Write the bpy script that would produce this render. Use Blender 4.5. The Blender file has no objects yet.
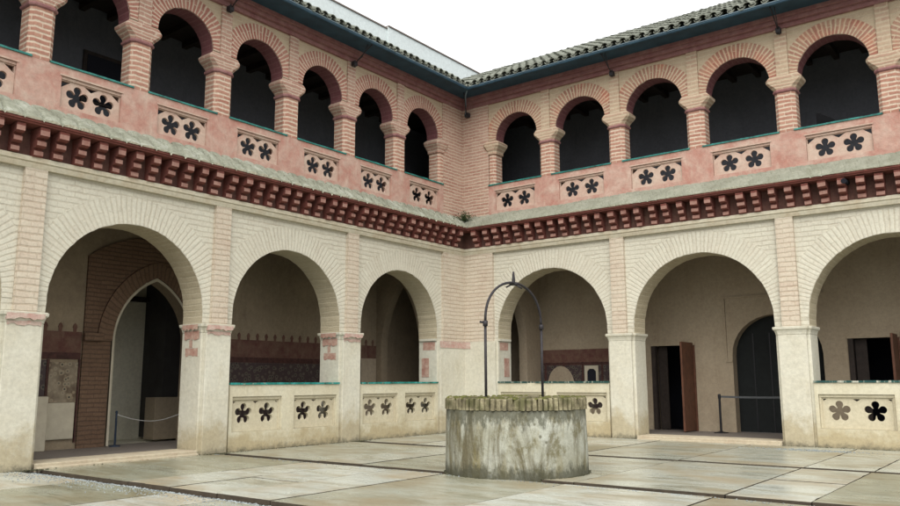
import bpy, bmesh, math, random
from mathutils import Vector, Matrix
from mathutils.geometry import tessellate_polygon
PI = math.pi
random.seed(7)
S = bpy.context.scene
C = S.collection

# ------------------------------------------------------------------ camera
CAM = Vector((13.0002, -17.6122, 1.36))
yaw, pit, rol = (math.radians(a) for a in (37.4536, 9.1822, -0.2054))
fwd = Vector((-math.sin(yaw) * math.cos(pit), math.cos(yaw) * math.cos(pit), math.sin(pit)))
rgt = Vector((math.cos(yaw), math.sin(yaw), 0)); upv = rgt.cross(fwd)
r2 = rgt * math.cos(rol) + upv * math.sin(rol); u2 = upv * math.cos(rol) - rgt * math.sin(rol)
cd = bpy.data.cameras.new('camera'); cam = bpy.data.objects.new('camera', cd); C.objects.link(cam)
cam.matrix_world = Matrix(((r2.x, u2.x, -fwd.x, CAM.x), (r2.y, u2.y, -fwd.y, CAM.y), (r2.z, u2.z, -fwd.z, CAM.z), (0, 0, 0, 1)))
cd.sensor_width = 36; cd.lens = 36 * 789.8 / 900; cd.clip_end = 2000; cd.clip_start = 0.05
S.camera = cam

# ------------------------------------------------------------------ light
SUN_EL, SUN_AZ = math.radians(52), math.radians(150)      # azimuth clockwise from +y
w = bpy.data.worlds.new('World'); S.world = w; w.use_nodes = True
nt = w.node_tree; nt.nodes.clear()
sky = nt.nodes.new('ShaderNodeTexSky'); sky.sky_type = 'NISHITA'; sky.sun_disc = False
sky.sun_elevation = SUN_EL; sky.sun_rotation = SUN_AZ; sky.dust_density = 4.0; sky.air_density = 1.0
hsv = nt.nodes.new('ShaderNodeHueSaturation'); hsv.inputs['Saturation'].default_value = 0.12
bg = nt.nodes.new('ShaderNodeBackground'); bg.inputs['Strength'].default_value = 0.15
wo = nt.nodes.new('ShaderNodeOutputWorld')
nt.links.new(sky.outputs[0], hsv.inputs['Color']); gam = nt.nodes.new('ShaderNodeGamma'); gam.inputs['Gamma'].default_value = 0.35      # overcast: flatten the sky's brightness
nt.links.new(hsv.outputs[0], gam.inputs['Color']); nt.links.new(gam.outputs[0], bg.inputs[0]); nt.links.new(bg.outputs[0], wo.inputs[0])
sd = bpy.data.lights.new('sun', 'SUN'); sd.energy = 0.5; sd.angle = math.radians(60); sd.color = (1, .96, .9)
so = bpy.data.objects.new('sun', sd); C.objects.link(so)
dirv = Vector((math.sin(SUN_AZ) * math.cos(SUN_EL), math.cos(SUN_AZ) * math.cos(SUN_EL), math.sin(SUN_EL)))
so.rotation_euler = dirv.to_track_quat('Z', 'Y').to_euler(); so.location = (8, -10, 30)
S.view_settings.view_transform = 'Standard'; S.view_settings.look = 'None'
S.view_settings.gamma = 1; S.view_settings.use_curve_mapping = False
S.view_settings.exposure = 2.65

# ------------------------------------------------------------------ materials
class NT:
    def __init__(s, name, rough=0.85):
        s.m = bpy.data.materials.new(name); s.m.use_nodes = True; s.t = s.m.node_tree
        s.b = s.t.nodes['Principled BSDF']; s.b.inputs['Roughness'].default_value = rough
        s.b.inputs['Specular IOR Level'].default_value = 0.25
        s._pos = None
    def n(s, typ, **kw):
        x = s.t.nodes.new(typ)
        for k, v in kw.items(): setattr(x, k, v)
        return x
    def l(s, a, b): s.t.links.new(a, b)
    def pos(s):
        if not s._pos: s._pos = s.n('ShaderNodeNewGeometry').outputs['Position']
        return s._pos
    def uv(s): return s.n('ShaderNodeUVMap').outputs[0]
    def mapv(s, v, scale=(1, 1, 1), loc=(0, 0, 0)):
        m = s.n('ShaderNodeMapping'); m.inputs['Scale'].default_value = scale; m.inputs['Location'].default_value = loc
        s.l(v, m.inputs['Vector']); return m.outputs[0]
    def noise(s, v, scale, detail=5, rough=.6, dist=0.0):
        x = s.n('ShaderNodeTexNoise'); x.inputs['Scale'].default_value = scale; x.inputs['Detail'].default_value = detail
        x.inputs['Roughness'].default_value = rough; x.inputs['Distortion'].default_value = dist
        s.l(v, x.inputs['Vector']); return x.outputs[0]
    def ramp(s, f, stops):
        r = s.n('ShaderNodeValToRGB'); e = r.color_ramp.elements
        while len(e) < len(stops): e.new(.5)
        for q, (p, c) in zip(e, stops):
            q.position = p; q.color = (c, c, c, 1) if not isinstance(c, tuple) else (*c, 1)
        s.l(f, r.inputs[0]); return r.outputs[0]
    def mix(s, f, a, b, mode='MIX'):
        x = s.n('ShaderNodeMix', data_type='RGBA', blend_type=mode)
        for v, i in ((f, 0), (a, 6), (b, 7)):
            if hasattr(v, 'links'): s.l(v, x.inputs[i])
            elif isinstance(v, tuple): x.inputs[i].default_value = (*v, 1)
            else: x.inputs[i].default_value = v
        return x.outputs[2]
    def math(s, op, a, b=0.0):
        x = s.n('ShaderNodeMath', operation=op)
        for v, i in ((a, 0), (b, 1)):
            if hasattr(v, 'links'): s.l(v, x.inputs[i])
            else: x.inputs[i].default_value = v
        return x.outputs[0]
    def z(s):
        x = s.n('ShaderNodeSeparateXYZ'); s.l(s.pos(), x.inputs[0]); return x.outputs[2]
    def bump(s, h, strength=.4, dist=.02, prev=None):
        x = s.n('ShaderNodeBump'); x.inputs['Strength'].default_value = strength; x.inputs['Distance'].default_value = dist
        s.l(h, x.inputs['Height'])
        if prev: s.l(prev, x.inputs['Normal'])
        s.l(x.outputs[0], s.b.inputs['Normal']); return x.outputs[0]
    def col(s, c):
        if hasattr(c, 'links'): s.l(c, s.b.inputs['Base Color'])
        else: s.b.inputs['Base Color'].default_value = (*c, 1)
        return s

def mat_plain(name, c, rough=.7, var=.25, scale=6, metal=0):
    k = NT(name, rough); k.b.inputs['Metallic'].default_value = metal
    f = k.ramp(k.noise(k.pos(), scale, 6), [(.3, 1 - var), (.7, 1 + var * .4)])
    k.col(k.mix(1.0, c, f, 'MULTIPLY')); k.bump(k.noise(k.pos(), scale * 8), .25, .006)
    return k.m

def mat_brick(name, c1, c2, mortar, wash, wash_amt, bw=.27, bh=.112, ms=.02, patch=None, blend=.25):
    """hand-made bricks in wide mortar, in metres of UV; a worn lime wash lies over part of them"""
    k = NT(name, .9)
    uv = k.uv()
    d = k.n('ShaderNodeTexNoise'); d.inputs['Scale'].default_value = 5; d.inputs['Detail'].default_value = 3; k.l(k.pos(), d.inputs['Vector'])
    vm = k.n('ShaderNodeVectorMath', operation='MULTIPLY_ADD'); k.l(d.outputs['Color'], vm.inputs[0])
    vm.inputs[1].default_value = (.05, .05, 0); k.l(uv, vm.inputs[2])
    b = k.n('ShaderNodeTexBrick'); k.l(vm.outputs[0], b.inputs['Vector'])
    b.inputs['Scale'].default_value = 1; b.inputs['Brick Width'].default_value = bw; b.inputs['Row Height'].default_value = bh
    b.inputs['Mortar Size'].default_value = .012; b.inputs['Mortar Smooth'].default_value = .6; b.inputs['Bias'].default_value = -.1
    b.inputs['Color1'].default_value = (*c1, 1); b.inputs['Color2'].default_value = (*c2, 1); b.inputs['Mortar'].default_value = (*[(x + y + z_ * 4) / 6 for x, y, z_ in zip(c1, c2, mortar)], 1)
    sy = k.n('ShaderNodeSeparateXYZ'); k.l(vm.outputs[0], sy.inputs[0])
    tri = k.math('PINGPONG', sy.outputs[1], bh / 2)
    mr = k.n('ShaderNodeMapRange', interpolation_type='SMOOTHSTEP'); k.l(tri, mr.inputs[0])
    mr.inputs[1].default_value = ms * .35; mr.inputs[2].default_value = ms * .95; mr.inputs[3].default_value = 1; mr.inputs[4].default_value = 0
    joint = k.math('MULTIPLY', mr.outputs[0], k.ramp(k.noise(k.pos(), 9, 4), [(.3, .55), (.6, 1.0)]))
    bc = k.mix(joint, b.outputs['Color'], mortar)
    fine = k.noise(k.pos(), 22, 6, .7)
    c = k.mix(1.0, bc, k.ramp(fine, [(.25, .72), (.75, 1.18)]), 'MULTIPLY')
    wn = k.noise(k.pos(), 1.1, 6, .65)
    wf = k.math('MULTIPLY', k.ramp(wn, [(.32, 0.0), (.68, 1.0)]), wash_amt)
    wf = k.math('ADD', wf, wash_amt * .45)
    wf = k.math('MULTIPLY', wf, k.ramp(k.noise(k.pos(), 34, 4), [(.3, .6), (.7, 1.1)]))
    c = k.mix(wf, c, wash)
    worn = k.noise(k.mapv(k.pos(), loc=(11, 4, 7)), 3.1, 7, .75)
    c = k.mix(k.ramp(worn, [(.56, 0.0), (.72, .55)]), c, wash)
    c = k.mix(k.ramp(worn, [(.26, .5), (.42, 0.0)]), c, k.mix(1.0, c, (.62, .58, .54), 'MULTIPLY'))
    if patch:                                  # (colour, noise scale, threshold)
        pf = k.ramp(k.noise(k.mapv(k.pos(), loc=(3, 9, 1)), patch[1], 5), [(patch[2], 0.0), (patch[2] + .14, .85)])
        c = k.mix(pf, c, k.mix(1.0, c, patch[0], 'MULTIPLY'))
    k.col(c)
    inv = k.math('SUBTRACT', 1.0, k.math('MAXIMUM', joint, k.math('MULTIPLY', b.outputs['Fac'], .5)))
    n1 = k.bump(inv, .45, .012); k.bump(fine, .5, .012, n1)
    return k.m

def mat_plaster(name, base, dark, stain, stain_z=None, rough=.9, amt=.5, scale=1.3, grey=None):
    k = NT(name, rough)
    big = k.noise(k.pos(), scale, 7, .65, .4)
    c = k.mix(k.ramp(big, [(.35, 0.0), (.7, amt)]), base, dark)
    streak = k.noise(k.mapv(k.pos(), (2.2, 2.2, .45)), 2.0, 6, .7)
    c = k.mix(k.ramp(streak, [(.55, 0.0), (.78, .55)]), c, stain)
    if stain_z:
        z = k.z(); e = k.math('ADD', z, k.math('MULTIPLY', k.math('SUBTRACT', k.noise(k.pos(), 1.7, 6, .7), .5), 1.5))
        f = k.n('ShaderNodeMapRange'); k.l(e, f.inputs[0]); f.inputs[1].default_value = stain_z; f.inputs[2].default_value = stain_z - .35
        f.inputs[3].default_value = 0; f.inputs[4].default_value = .8
        c = k.mix(f.outputs[0], c, stain)
        e2 = k.math('ADD', z, k.math('MULTIPLY', k.math('SUBTRACT', k.noise(k.pos(), 6, 6, .8), .5), .5))
        f2 = k.n('ShaderNodeMapRange'); k.l(e2, f2.inputs[0]); f2.inputs[1].default_value = .12; f2.inputs[2].default_value = -.02
        f2.inputs[3].default_value = 0; f2.inputs[4].default_value = .75
        c = k.mix(f2.outputs[0], c, grey or (.09, .085, .06))
    sp = k.noise(k.pos(), 14, 6, .75)
    c = k.mix(1.0, c, k.ramp(sp, [(.3, .82), (.7, 1.08)]), 'MULTIPLY')
    k.col(c); n = k.bump(big, .3, .05); k.bump(sp, .35, .012, n)
    return k.m

M = {}
M['brick_low'] = mat_brick('whitewashed_brick', (.48, .445, .36), (.53, .505, .41), (.35, .305, .23), (.545, .53, .44), .5, bh=.104, ms=.023)
M['brick_pil'] = mat_brick('pale_pink_brick', (.46, .36, .28), (.53, .455, .36), (.32, .235, .165), (.545, .51, .41), .45, bh=.104, ms=.025)
M['ring_low'] = mat_brick('whitewashed_voussoirs', (.49, .455, .37), (.535, .515, .425), (.385, .34, .26), (.545, .53, .44), .45, bw=.5, bh=.092, ms=.022)
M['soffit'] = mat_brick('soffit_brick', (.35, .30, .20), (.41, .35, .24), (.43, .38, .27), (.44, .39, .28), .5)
M['brick_red'] = mat_brick('red_brick', (.30, .145, .105), (.39, .24, .18), (.50, .415, .325), (.46, .355, .28), .3, bh=.09, ms=.022)
M['brick_column'] = mat_brick('column_brick', (.29, .115, .08), (.39, .20, .14), (.54, .455, .355), (.49, .38, .29), .22, bw=.3, bh=.096, ms=.028)
M['ring_red'] = mat_brick('red_voussoirs', (.275, .09, .068), (.34, .155, .115), (.52, .43, .33), (.47, .34, .26), .2, bw=.6, bh=.09, ms=.026)
M['ring_tan'] = mat_brick('tan_voussoirs', (.26, .10, .075), (.34, .18, .12), (.50, .41, .29), (.46, .375, .265), .28, bw=.6, bh=.09, ms=.027, patch=((1.12, .82, .78), 1.3, .50))
M['strip_tan'] = mat_brick('tan_brick', (.33, .195, .14), (.40, .29, .20), (.48, .395, .285), (.46, .37, .265), .4, bh=.105, ms=.034)
M['spandrel_red'] = mat_brick('spandrel_brick', (.36, .24, .17), (.43, .33, .23), (.47, .385, .275), (.45, .37, .26), .8)
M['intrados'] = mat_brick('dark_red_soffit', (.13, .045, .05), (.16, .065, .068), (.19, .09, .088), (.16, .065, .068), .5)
M['pier'] = mat_plaster('pier_plaster', (.555, .54, .45), (.49, .46, .36), (.365, .31, .195), .7, amt=.8)
M['frieze_dust'] = mat_plaster('dusty_red_frieze', (.13, .065, .05), (.085, .04, .035), (.20, .14, .095), None, amt=.9, scale=6)
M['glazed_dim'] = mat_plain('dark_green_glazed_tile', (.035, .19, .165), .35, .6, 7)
M['dim'] = mat_plain('dim_recess_plaster', (.05, .047, .045), .9, .3, 2)  # dark colour paints in the shade at one side of the portal room
M['fixture'] = mat_plain('dull_black_fixture', (.003, .003, .004), 1.0, .2, 20)
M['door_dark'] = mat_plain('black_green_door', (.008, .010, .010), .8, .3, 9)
M['wall_plaster'] = mat_plaster('parapet_plaster', (.56, .53, .405), (.48, .43, .30), (.36, .295, .17), .48, amt=.75)
M['panel_plaster'] = mat_plaster('lattice_plaster', (.51, .47, .345), (.45, .39, .27), (.34, .28, .17), None, amt=.6)
M['pink'] = mat_plaster('pink_plaster', (.365, .18, .14), (.465, .345, .28), (.525, .46, .37), None, amt=1.0, scale=2.9)
M['pink_panel'] = mat_plaster('pink_lattice', (.43, .285, .225), (.48, .39, .315), (.32, .175, .135), None, amt=.95, scale=2.6)
M['mould'] = mat_plaster('cream_moulding', (.52, .49, .385), (.44, .37, .26), (.31, .22, .14), None, amt=.85, scale=3)
M['corbel'] = mat_plaster('red_painted_brick', (.175, .056, .043), (.12, .044, .036), (.08, .055, .042), None, amt=.9, scale=5)
M['corbel_face'] = mat_plaster('worn_corbel_face', (.36, .215, .175), (.25, .12, .095), (.15, .075, .06), None, amt=1.0, scale=7)
M['red_mould'] = mat_plaster('red_moulding', (.22, .095, .095), (.30, .17, .155), (.13, .055, .06), None, amt=.9, scale=5)
M['teal_board'] = mat_plain('teal_painted_board', (.026, .062, .092), .55, .4, 3)
M['zinc'] = mat_plain('zinc_gutter', (.20, .27, .32), .45, .2, 4, .3)  # corner pipe metal; also the highlight painted on the gutter lip
M['iron'] = mat_plain('wrought_iron', (.035, .032, .035), .6, .3, 20, .2)
M['blackmetal'] = mat_plain('black_painted_metal', (.012, .012, .014), .4, .2, 20)
M['belt'] = mat_plain('grey_belt', (.07, .075, .08), .7, .2, 20)
M['rope'] = mat_plain('pale_rope', (.42, .42, .40), .8, .2, 30)
M['post_blue'] = mat_plain('dark_blue_post', (.016, .026, .045), .5, .2, 20)
M['dark'] = mat_plain('dark_room', (.010, .011, .017), .9, .2, 2)  # near-black colour paints in the darkness of door rooms, niche and drain hole
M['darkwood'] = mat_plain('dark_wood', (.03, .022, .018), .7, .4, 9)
M['redwood'] = mat_plain('red_brown_wood', (.10, .042, .024), .6, .35, 7)
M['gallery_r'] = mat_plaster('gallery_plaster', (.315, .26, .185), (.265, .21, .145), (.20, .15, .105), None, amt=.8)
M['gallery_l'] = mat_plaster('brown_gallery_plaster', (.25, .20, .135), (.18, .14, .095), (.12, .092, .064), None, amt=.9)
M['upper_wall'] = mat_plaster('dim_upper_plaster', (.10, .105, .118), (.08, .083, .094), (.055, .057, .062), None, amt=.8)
M['room_wall'] = mat_plaster('pale_room_plaster', (.68, .65, .52), (.62, .58, .45), (.5, .44, .33), None, amt=.6)
M['gfloor'] = mat_plaster('gallery_floor', (.16, .14, .12), (.12, .1, .09), (.1, .08, .07), None, .6)
M['threshold'] = mat_plaster('worn_stone_step', (.46, .41, .30), (.38, .31, .22), (.30, .17, .11), None, amt=.8, scale=3)
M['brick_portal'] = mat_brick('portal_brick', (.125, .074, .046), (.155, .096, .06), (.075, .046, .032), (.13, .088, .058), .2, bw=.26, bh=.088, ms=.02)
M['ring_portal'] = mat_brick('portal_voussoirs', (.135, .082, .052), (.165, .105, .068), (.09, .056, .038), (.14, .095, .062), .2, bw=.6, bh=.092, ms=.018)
M['pale_trim'] = mat_plain('pale_trim', (.42, .38, .29), .8, .15, 5)
M['fresco_red'] = mat_plaster('red_fresco', (.095, .04, .032), (.14, .085, .06), (.20, .15, .105), None, amt=1.0, scale=4.5)
M['patch_red'] = mat_plaster('faded_red_paint', (.34, .17, .13), (.47, .35, .275), (.51, .47, .385), None, amt=1.0, scale=7)
M['patch_pink'] = mat_plaster('faded_pink_paint', (.43, .26, .22), (.50, .42, .355), (.53, .51, .43), None, amt=1.0, scale=8)
M['frieze_dark'] = mat_plain('dark_frieze', (.06, .025, .02), .7, .5, 12)
M['weed'] = mat_plain('weed_leaf', (.05, .085, .03), .7, .5, 9)
M['white_wall'] = mat_plaster('white_render', (.58, .64, .64), (.55, .60, .60), (.52, .56, .56), None, amt=.4)
M['coping_edge'] = mat_plain('brown_metal_edge', (.16, .13, .11), .6, .2, 4)

def mat_glazed():
    k = NT('green_glazed_tile', .25)
    n = k.noise(k.mapv(k.pos(), (1, 1, .2)), 7, 3, .6)
    c = k.ramp(n, [(.30, (.012, .06, .055)), (.46, (.02, .17, .14)), (.58, (.03, .24, .22)), (.70, (.10, .32, .30))])
    chip = k.ramp(k.noise(k.pos(), 11, 5, .7), [(.58, 0.0), (.66, .8)])
    k.col(k.mix(chip, c, (.42, .40, .32))); k.bump(n, .3, .01); return k.m
M['glazed'] = mat_glazed()
def mat_glazed_worn():
    k = NT('broken_glazed_tile', .4)
    n = k.noise(k.mapv(k.pos(), (1, 1, .2)), 8, 5, .7)
    c = k.ramp(n, [(.36, (.012, .045, .045)), (.52, (.02, .07, .06)), (.62, (.40, .40, .33)), (.74, (.46, .45, .37))])
    k.col(c); k.bump(n, .4, .02); return k.m
M['glazed_worn'] = mat_glazed_worn()

def mat_rooftile(name, tones, moss):
    k = NT(name, .9)
    n = k.noise(k.pos(), 2.2, 7, .7); f = k.noise(k.pos(), 17, 6, .75)
    c = k.ramp(n, [(.3, tones[0]), (.5, tones[1]), (.7, tones[2])])
    c = k.mix(k.ramp(f, [(.5, 0.0), (.68, .75)]), c, moss)
    k.col(c); k.bump(f, .4, .015); return k.m
M['roof'] = mat_rooftile('lichen_roof_tile', ((.095, .10, .08), (.155, .165, .135), (.25, .26, .22)), (.05, .058, .043))
M['ledge_l'] = mat_rooftile('lichen_ledge_tile', ((.15, .155, .115), (.24, .25, .195), (.36, .375, .32)), (.085, .09, .06))
M['ledge_r'] = mat_rooftile('mossy_ledge_tile', ((.155, .155, .115), (.21, .215, .17), (.28, .28, .225)), (.115, .12, .07))
M['ledge_edge'] = mat_plaster('ledge_edge_mortar', (.46, .44, .34), (.33, .30, .22), (.18, .14, .10), None, amt=.8, scale=6)

def mat_pattern():
    k = NT('patterned_wall_tile', .5)
    v = k.n('ShaderNodeTexVoronoi'); v.inputs['Scale'].default_value = 11; k.l(k.mapv(k.pos(), (1, 1, 1)), v.inputs['Vector'])
    d = k.ramp(v.outputs['Distance'], [(.20, (.015, .013, .012)), (.27, (.26, .22, .15)), (.45, (.22, .17, .11)), (.55, (.10, .07, .045))])
    f = k.noise(k.pos(), 3, 3)
    k.col(k.mix(k.ramp(f, [(.35, 0.0), (.6, .8)]), d, (.24, .20, .14))); return k.m
M['pattern'] = mat_pattern()
def mat_darktile():
    k = NT('dark_wall_tile', .5)
    v = k.n('ShaderNodeTexVoronoi'); v.inputs['Scale'].default_value = 9; k.l(k.pos(), v.inputs['Vector'])
    k.col(k.ramp(v.outputs['Distance'], [(.15, (.02, .018, .018)), (.3, (.10, .085, .065)), (.5, (.045, .03, .03))])); return k.m
M['darktile'] = mat_darktile()

def mat_slab():
    k = NT('worn_marble_slab', .5); k.b.inputs['Specular IOR Level'].default_value = .5
    a = k.n('ShaderNodeAttribute', attribute_name='tone'); sx = k.n('ShaderNodeSeparateXYZ'); k.l(a.outputs['Vector'], sx.inputs[0])
    off = k.n('ShaderNodeVectorMath', operation='MULTIPLY_ADD'); k.l(a.outputs['Vector'], off.inputs[0]); off.inputs[1].default_value = (7, 5, 3); k.l(k.pos(), off.inputs[2])
    st = k.noise(k.mapv(off.outputs[0], (.45, 1.7, 1)), 1.5, 7, .68, .6)
    st2 = k.noise(k.mapv(off.outputs[0], (.5, 7, 1)), 1.7, 6, .75, .8)
    big = k.noise(k.mapv(off.outputs[0], (.8, 1.3, 1)), .9, 5, .6)
    c = k.ramp(st, [(.28, (.235, .22, .165)), (.42, (.34, .34, .275)), (.54, (.455, .475, .425)), (.72, (.31, .325, .28))])
    c = k.mix(k.ramp(big, [(.45, 0.0), (.63, .75)]), c, (.30, .245, .155))
    c = k.mix(k.ramp(st2, [(.56, 0.0), (.66, .7)]), c, (.16, .145, .10))
    blot = k.noise(k.mapv(k.pos(), (1, 1.4, 1), (4, 8, 0)), 1.5, 6, .7)
    c = k.mix(k.ramp(blot, [(.55, 0.0), (.70, .55)]), c, (.47, .48, .43))
    c = k.mix(k.ramp(blot, [(.28, .6), (.40, 0.0)]), c, (.17, .165, .12))
    c = k.mix(sx.outputs[0], c, k.mix(1.0, c, (.60, .59, .50), 'MULTIPLY'))
    sp = k.noise(k.pos(), 26, 6, .75)
    c = k.mix(1.0, c, k.ramp(sp, [(.3, .8), (.7, 1.1)]), 'MULTIPLY')
    k.col(c)
    k.l(k.ramp(big, [(.3, .16), (.7, .5)]), k.b.inputs['Roughness'])
    n = k.bump(st, .15, .02); k.bump(sp, .3, .006, n); return k.m
M['slab'] = mat_slab()
def mat_gravelbed():
    k = NT('gravel_bed', .95)
    v = k.n('ShaderNodeTexVoronoi'); v.inputs['Scale'].default_value = 45; k.l(k.pos(), v.inputs['Vector'])
    c = k.ramp(v.outputs['Distance'], [(.2, (.16, .17, .16)), (.5, (.06, .06, .055)), (.7, (.02, .02, .018))])
    k.col(c); k.bump(v.outputs['Distance'], .8, .02); return k.m
M['gravelbed'] = mat_gravelbed()
M['pebble'] = mat_plain('pale_pebble', (.27, .30, .30), .8, .7, 30)
M['slab_edge'] = mat_plaster('slab_edge', (.07, .055, .038), (.045, .036, .026), (.03, .026, .02), None, amt=.8, scale=5)

def mat_well():
    k = NT('mossy_concrete', .92)
    p = k.pos(); z = k.z()
    big = k.noise(p, 2.0, 7, .65, .3)
    c = k.ramp(big, [(.3, (.25, .245, .18)), (.5, (.33, .335, .275)), (.7, (.40, .41, .355))])
    st = k.noise(k.mapv(p, (1.5, 1.5, .32)), 1.8, 7, .72, 1.2)
    c = k.mix(k.ramp(st, [(.47, 0.0), (.62, .9)]), c, (.10, .085, .045))
    st2 = k.noise(k.mapv(p, (2.3, 2.3, .8), (5, 2, 3)), 1.4, 6, .7)
    c = k.mix(k.ramp(st2, [(.52, 0.0), (.68, .7)]), c, (.20, .17, .075))
    blot = k.noise(k.mapv(p, (1.2, 1.2, 1.0), (2, 6, 1)), 2.6, 7, .75)
    c = k.mix(k.ramp(blot, [(.54, 0.0), (.64, .8)]), c, (.12, .105, .05))
    for zz, dirn, s in ((.74, 1, .85), (.16, -1, .6)):
        e = k.math('ADD', z, k.math('MULTIPLY', k.math('SUBTRACT', k.noise(k.mapv(p, (5, 5, 2)), 2.2, 6, .75), .5), s))
        f = k.n('ShaderNodeMapRange'); k.l(e, f.inputs[0]); f.inputs[1].default_value = zz - .05 * dirn; f.inputs[2].default_value = zz + .09 * dirn
        f.inputs[3].default_value = 0; f.inputs[4].default_value = .8
        c = k.mix(f.outputs[0], c, (.055, .055, .035))
    spt = k.n('ShaderNodeTexVoronoi'); spt.inputs['Scale'].default_value = 7; k.l(p, spt.inputs['Vector'])
    c = k.mix(k.math('MULTIPLY', k.ramp(spt.outputs['Distance'], [(.10, 1.0), (.20, 0.0)]), k.ramp(big, [(.45, 0.0), (.55, .8)])), c, (.10, .095, .06))
    fine = k.noise(p, 24, 6, .75)
    c = k.mix(1.0, c, k.ramp(fine, [(.3, .78), (.7, 1.1)]), 'MULTIPLY')
    k.col(c); n = k.bump(big, .3, .05); k.bump(fine, .5, .015, n); return k.m
M['well'] = mat_well()
def mat_wellrim():
    k = NT('mossy_rim_brick', .92)
    p = k.pos(); n = k.noise(p, 6, 6, .7)
    c = k.ramp(n, [(.3, (.05, .045, .03)), (.48, (.16, .14, .085)), (.66, (.32, .29, .18))])
    c = k.mix(k.ramp(k.noise(p, 3.2, 5), [(.48, 0.0), (.62, .8)]), c, (.075, .075, .03))
    k.col(c); k.bump(n, .6, .03); return k.m
M['wellrim'] = mat_wellrim()
k_ = NT('green_moss', .95); k_.col(k_.ramp(k_.noise(k_.pos(), 8, 6), [(.3, (.04, .045, .015)), (.7, (.14, .14, .035))])); k_.bump(k_.noise(k_.pos(), 40), .8, .03); M['moss'] = k_.m
M['ground_moss'] = mat_plain('dark_ground_moss', (.055, .055, .03), .95, .5, 12)

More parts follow.
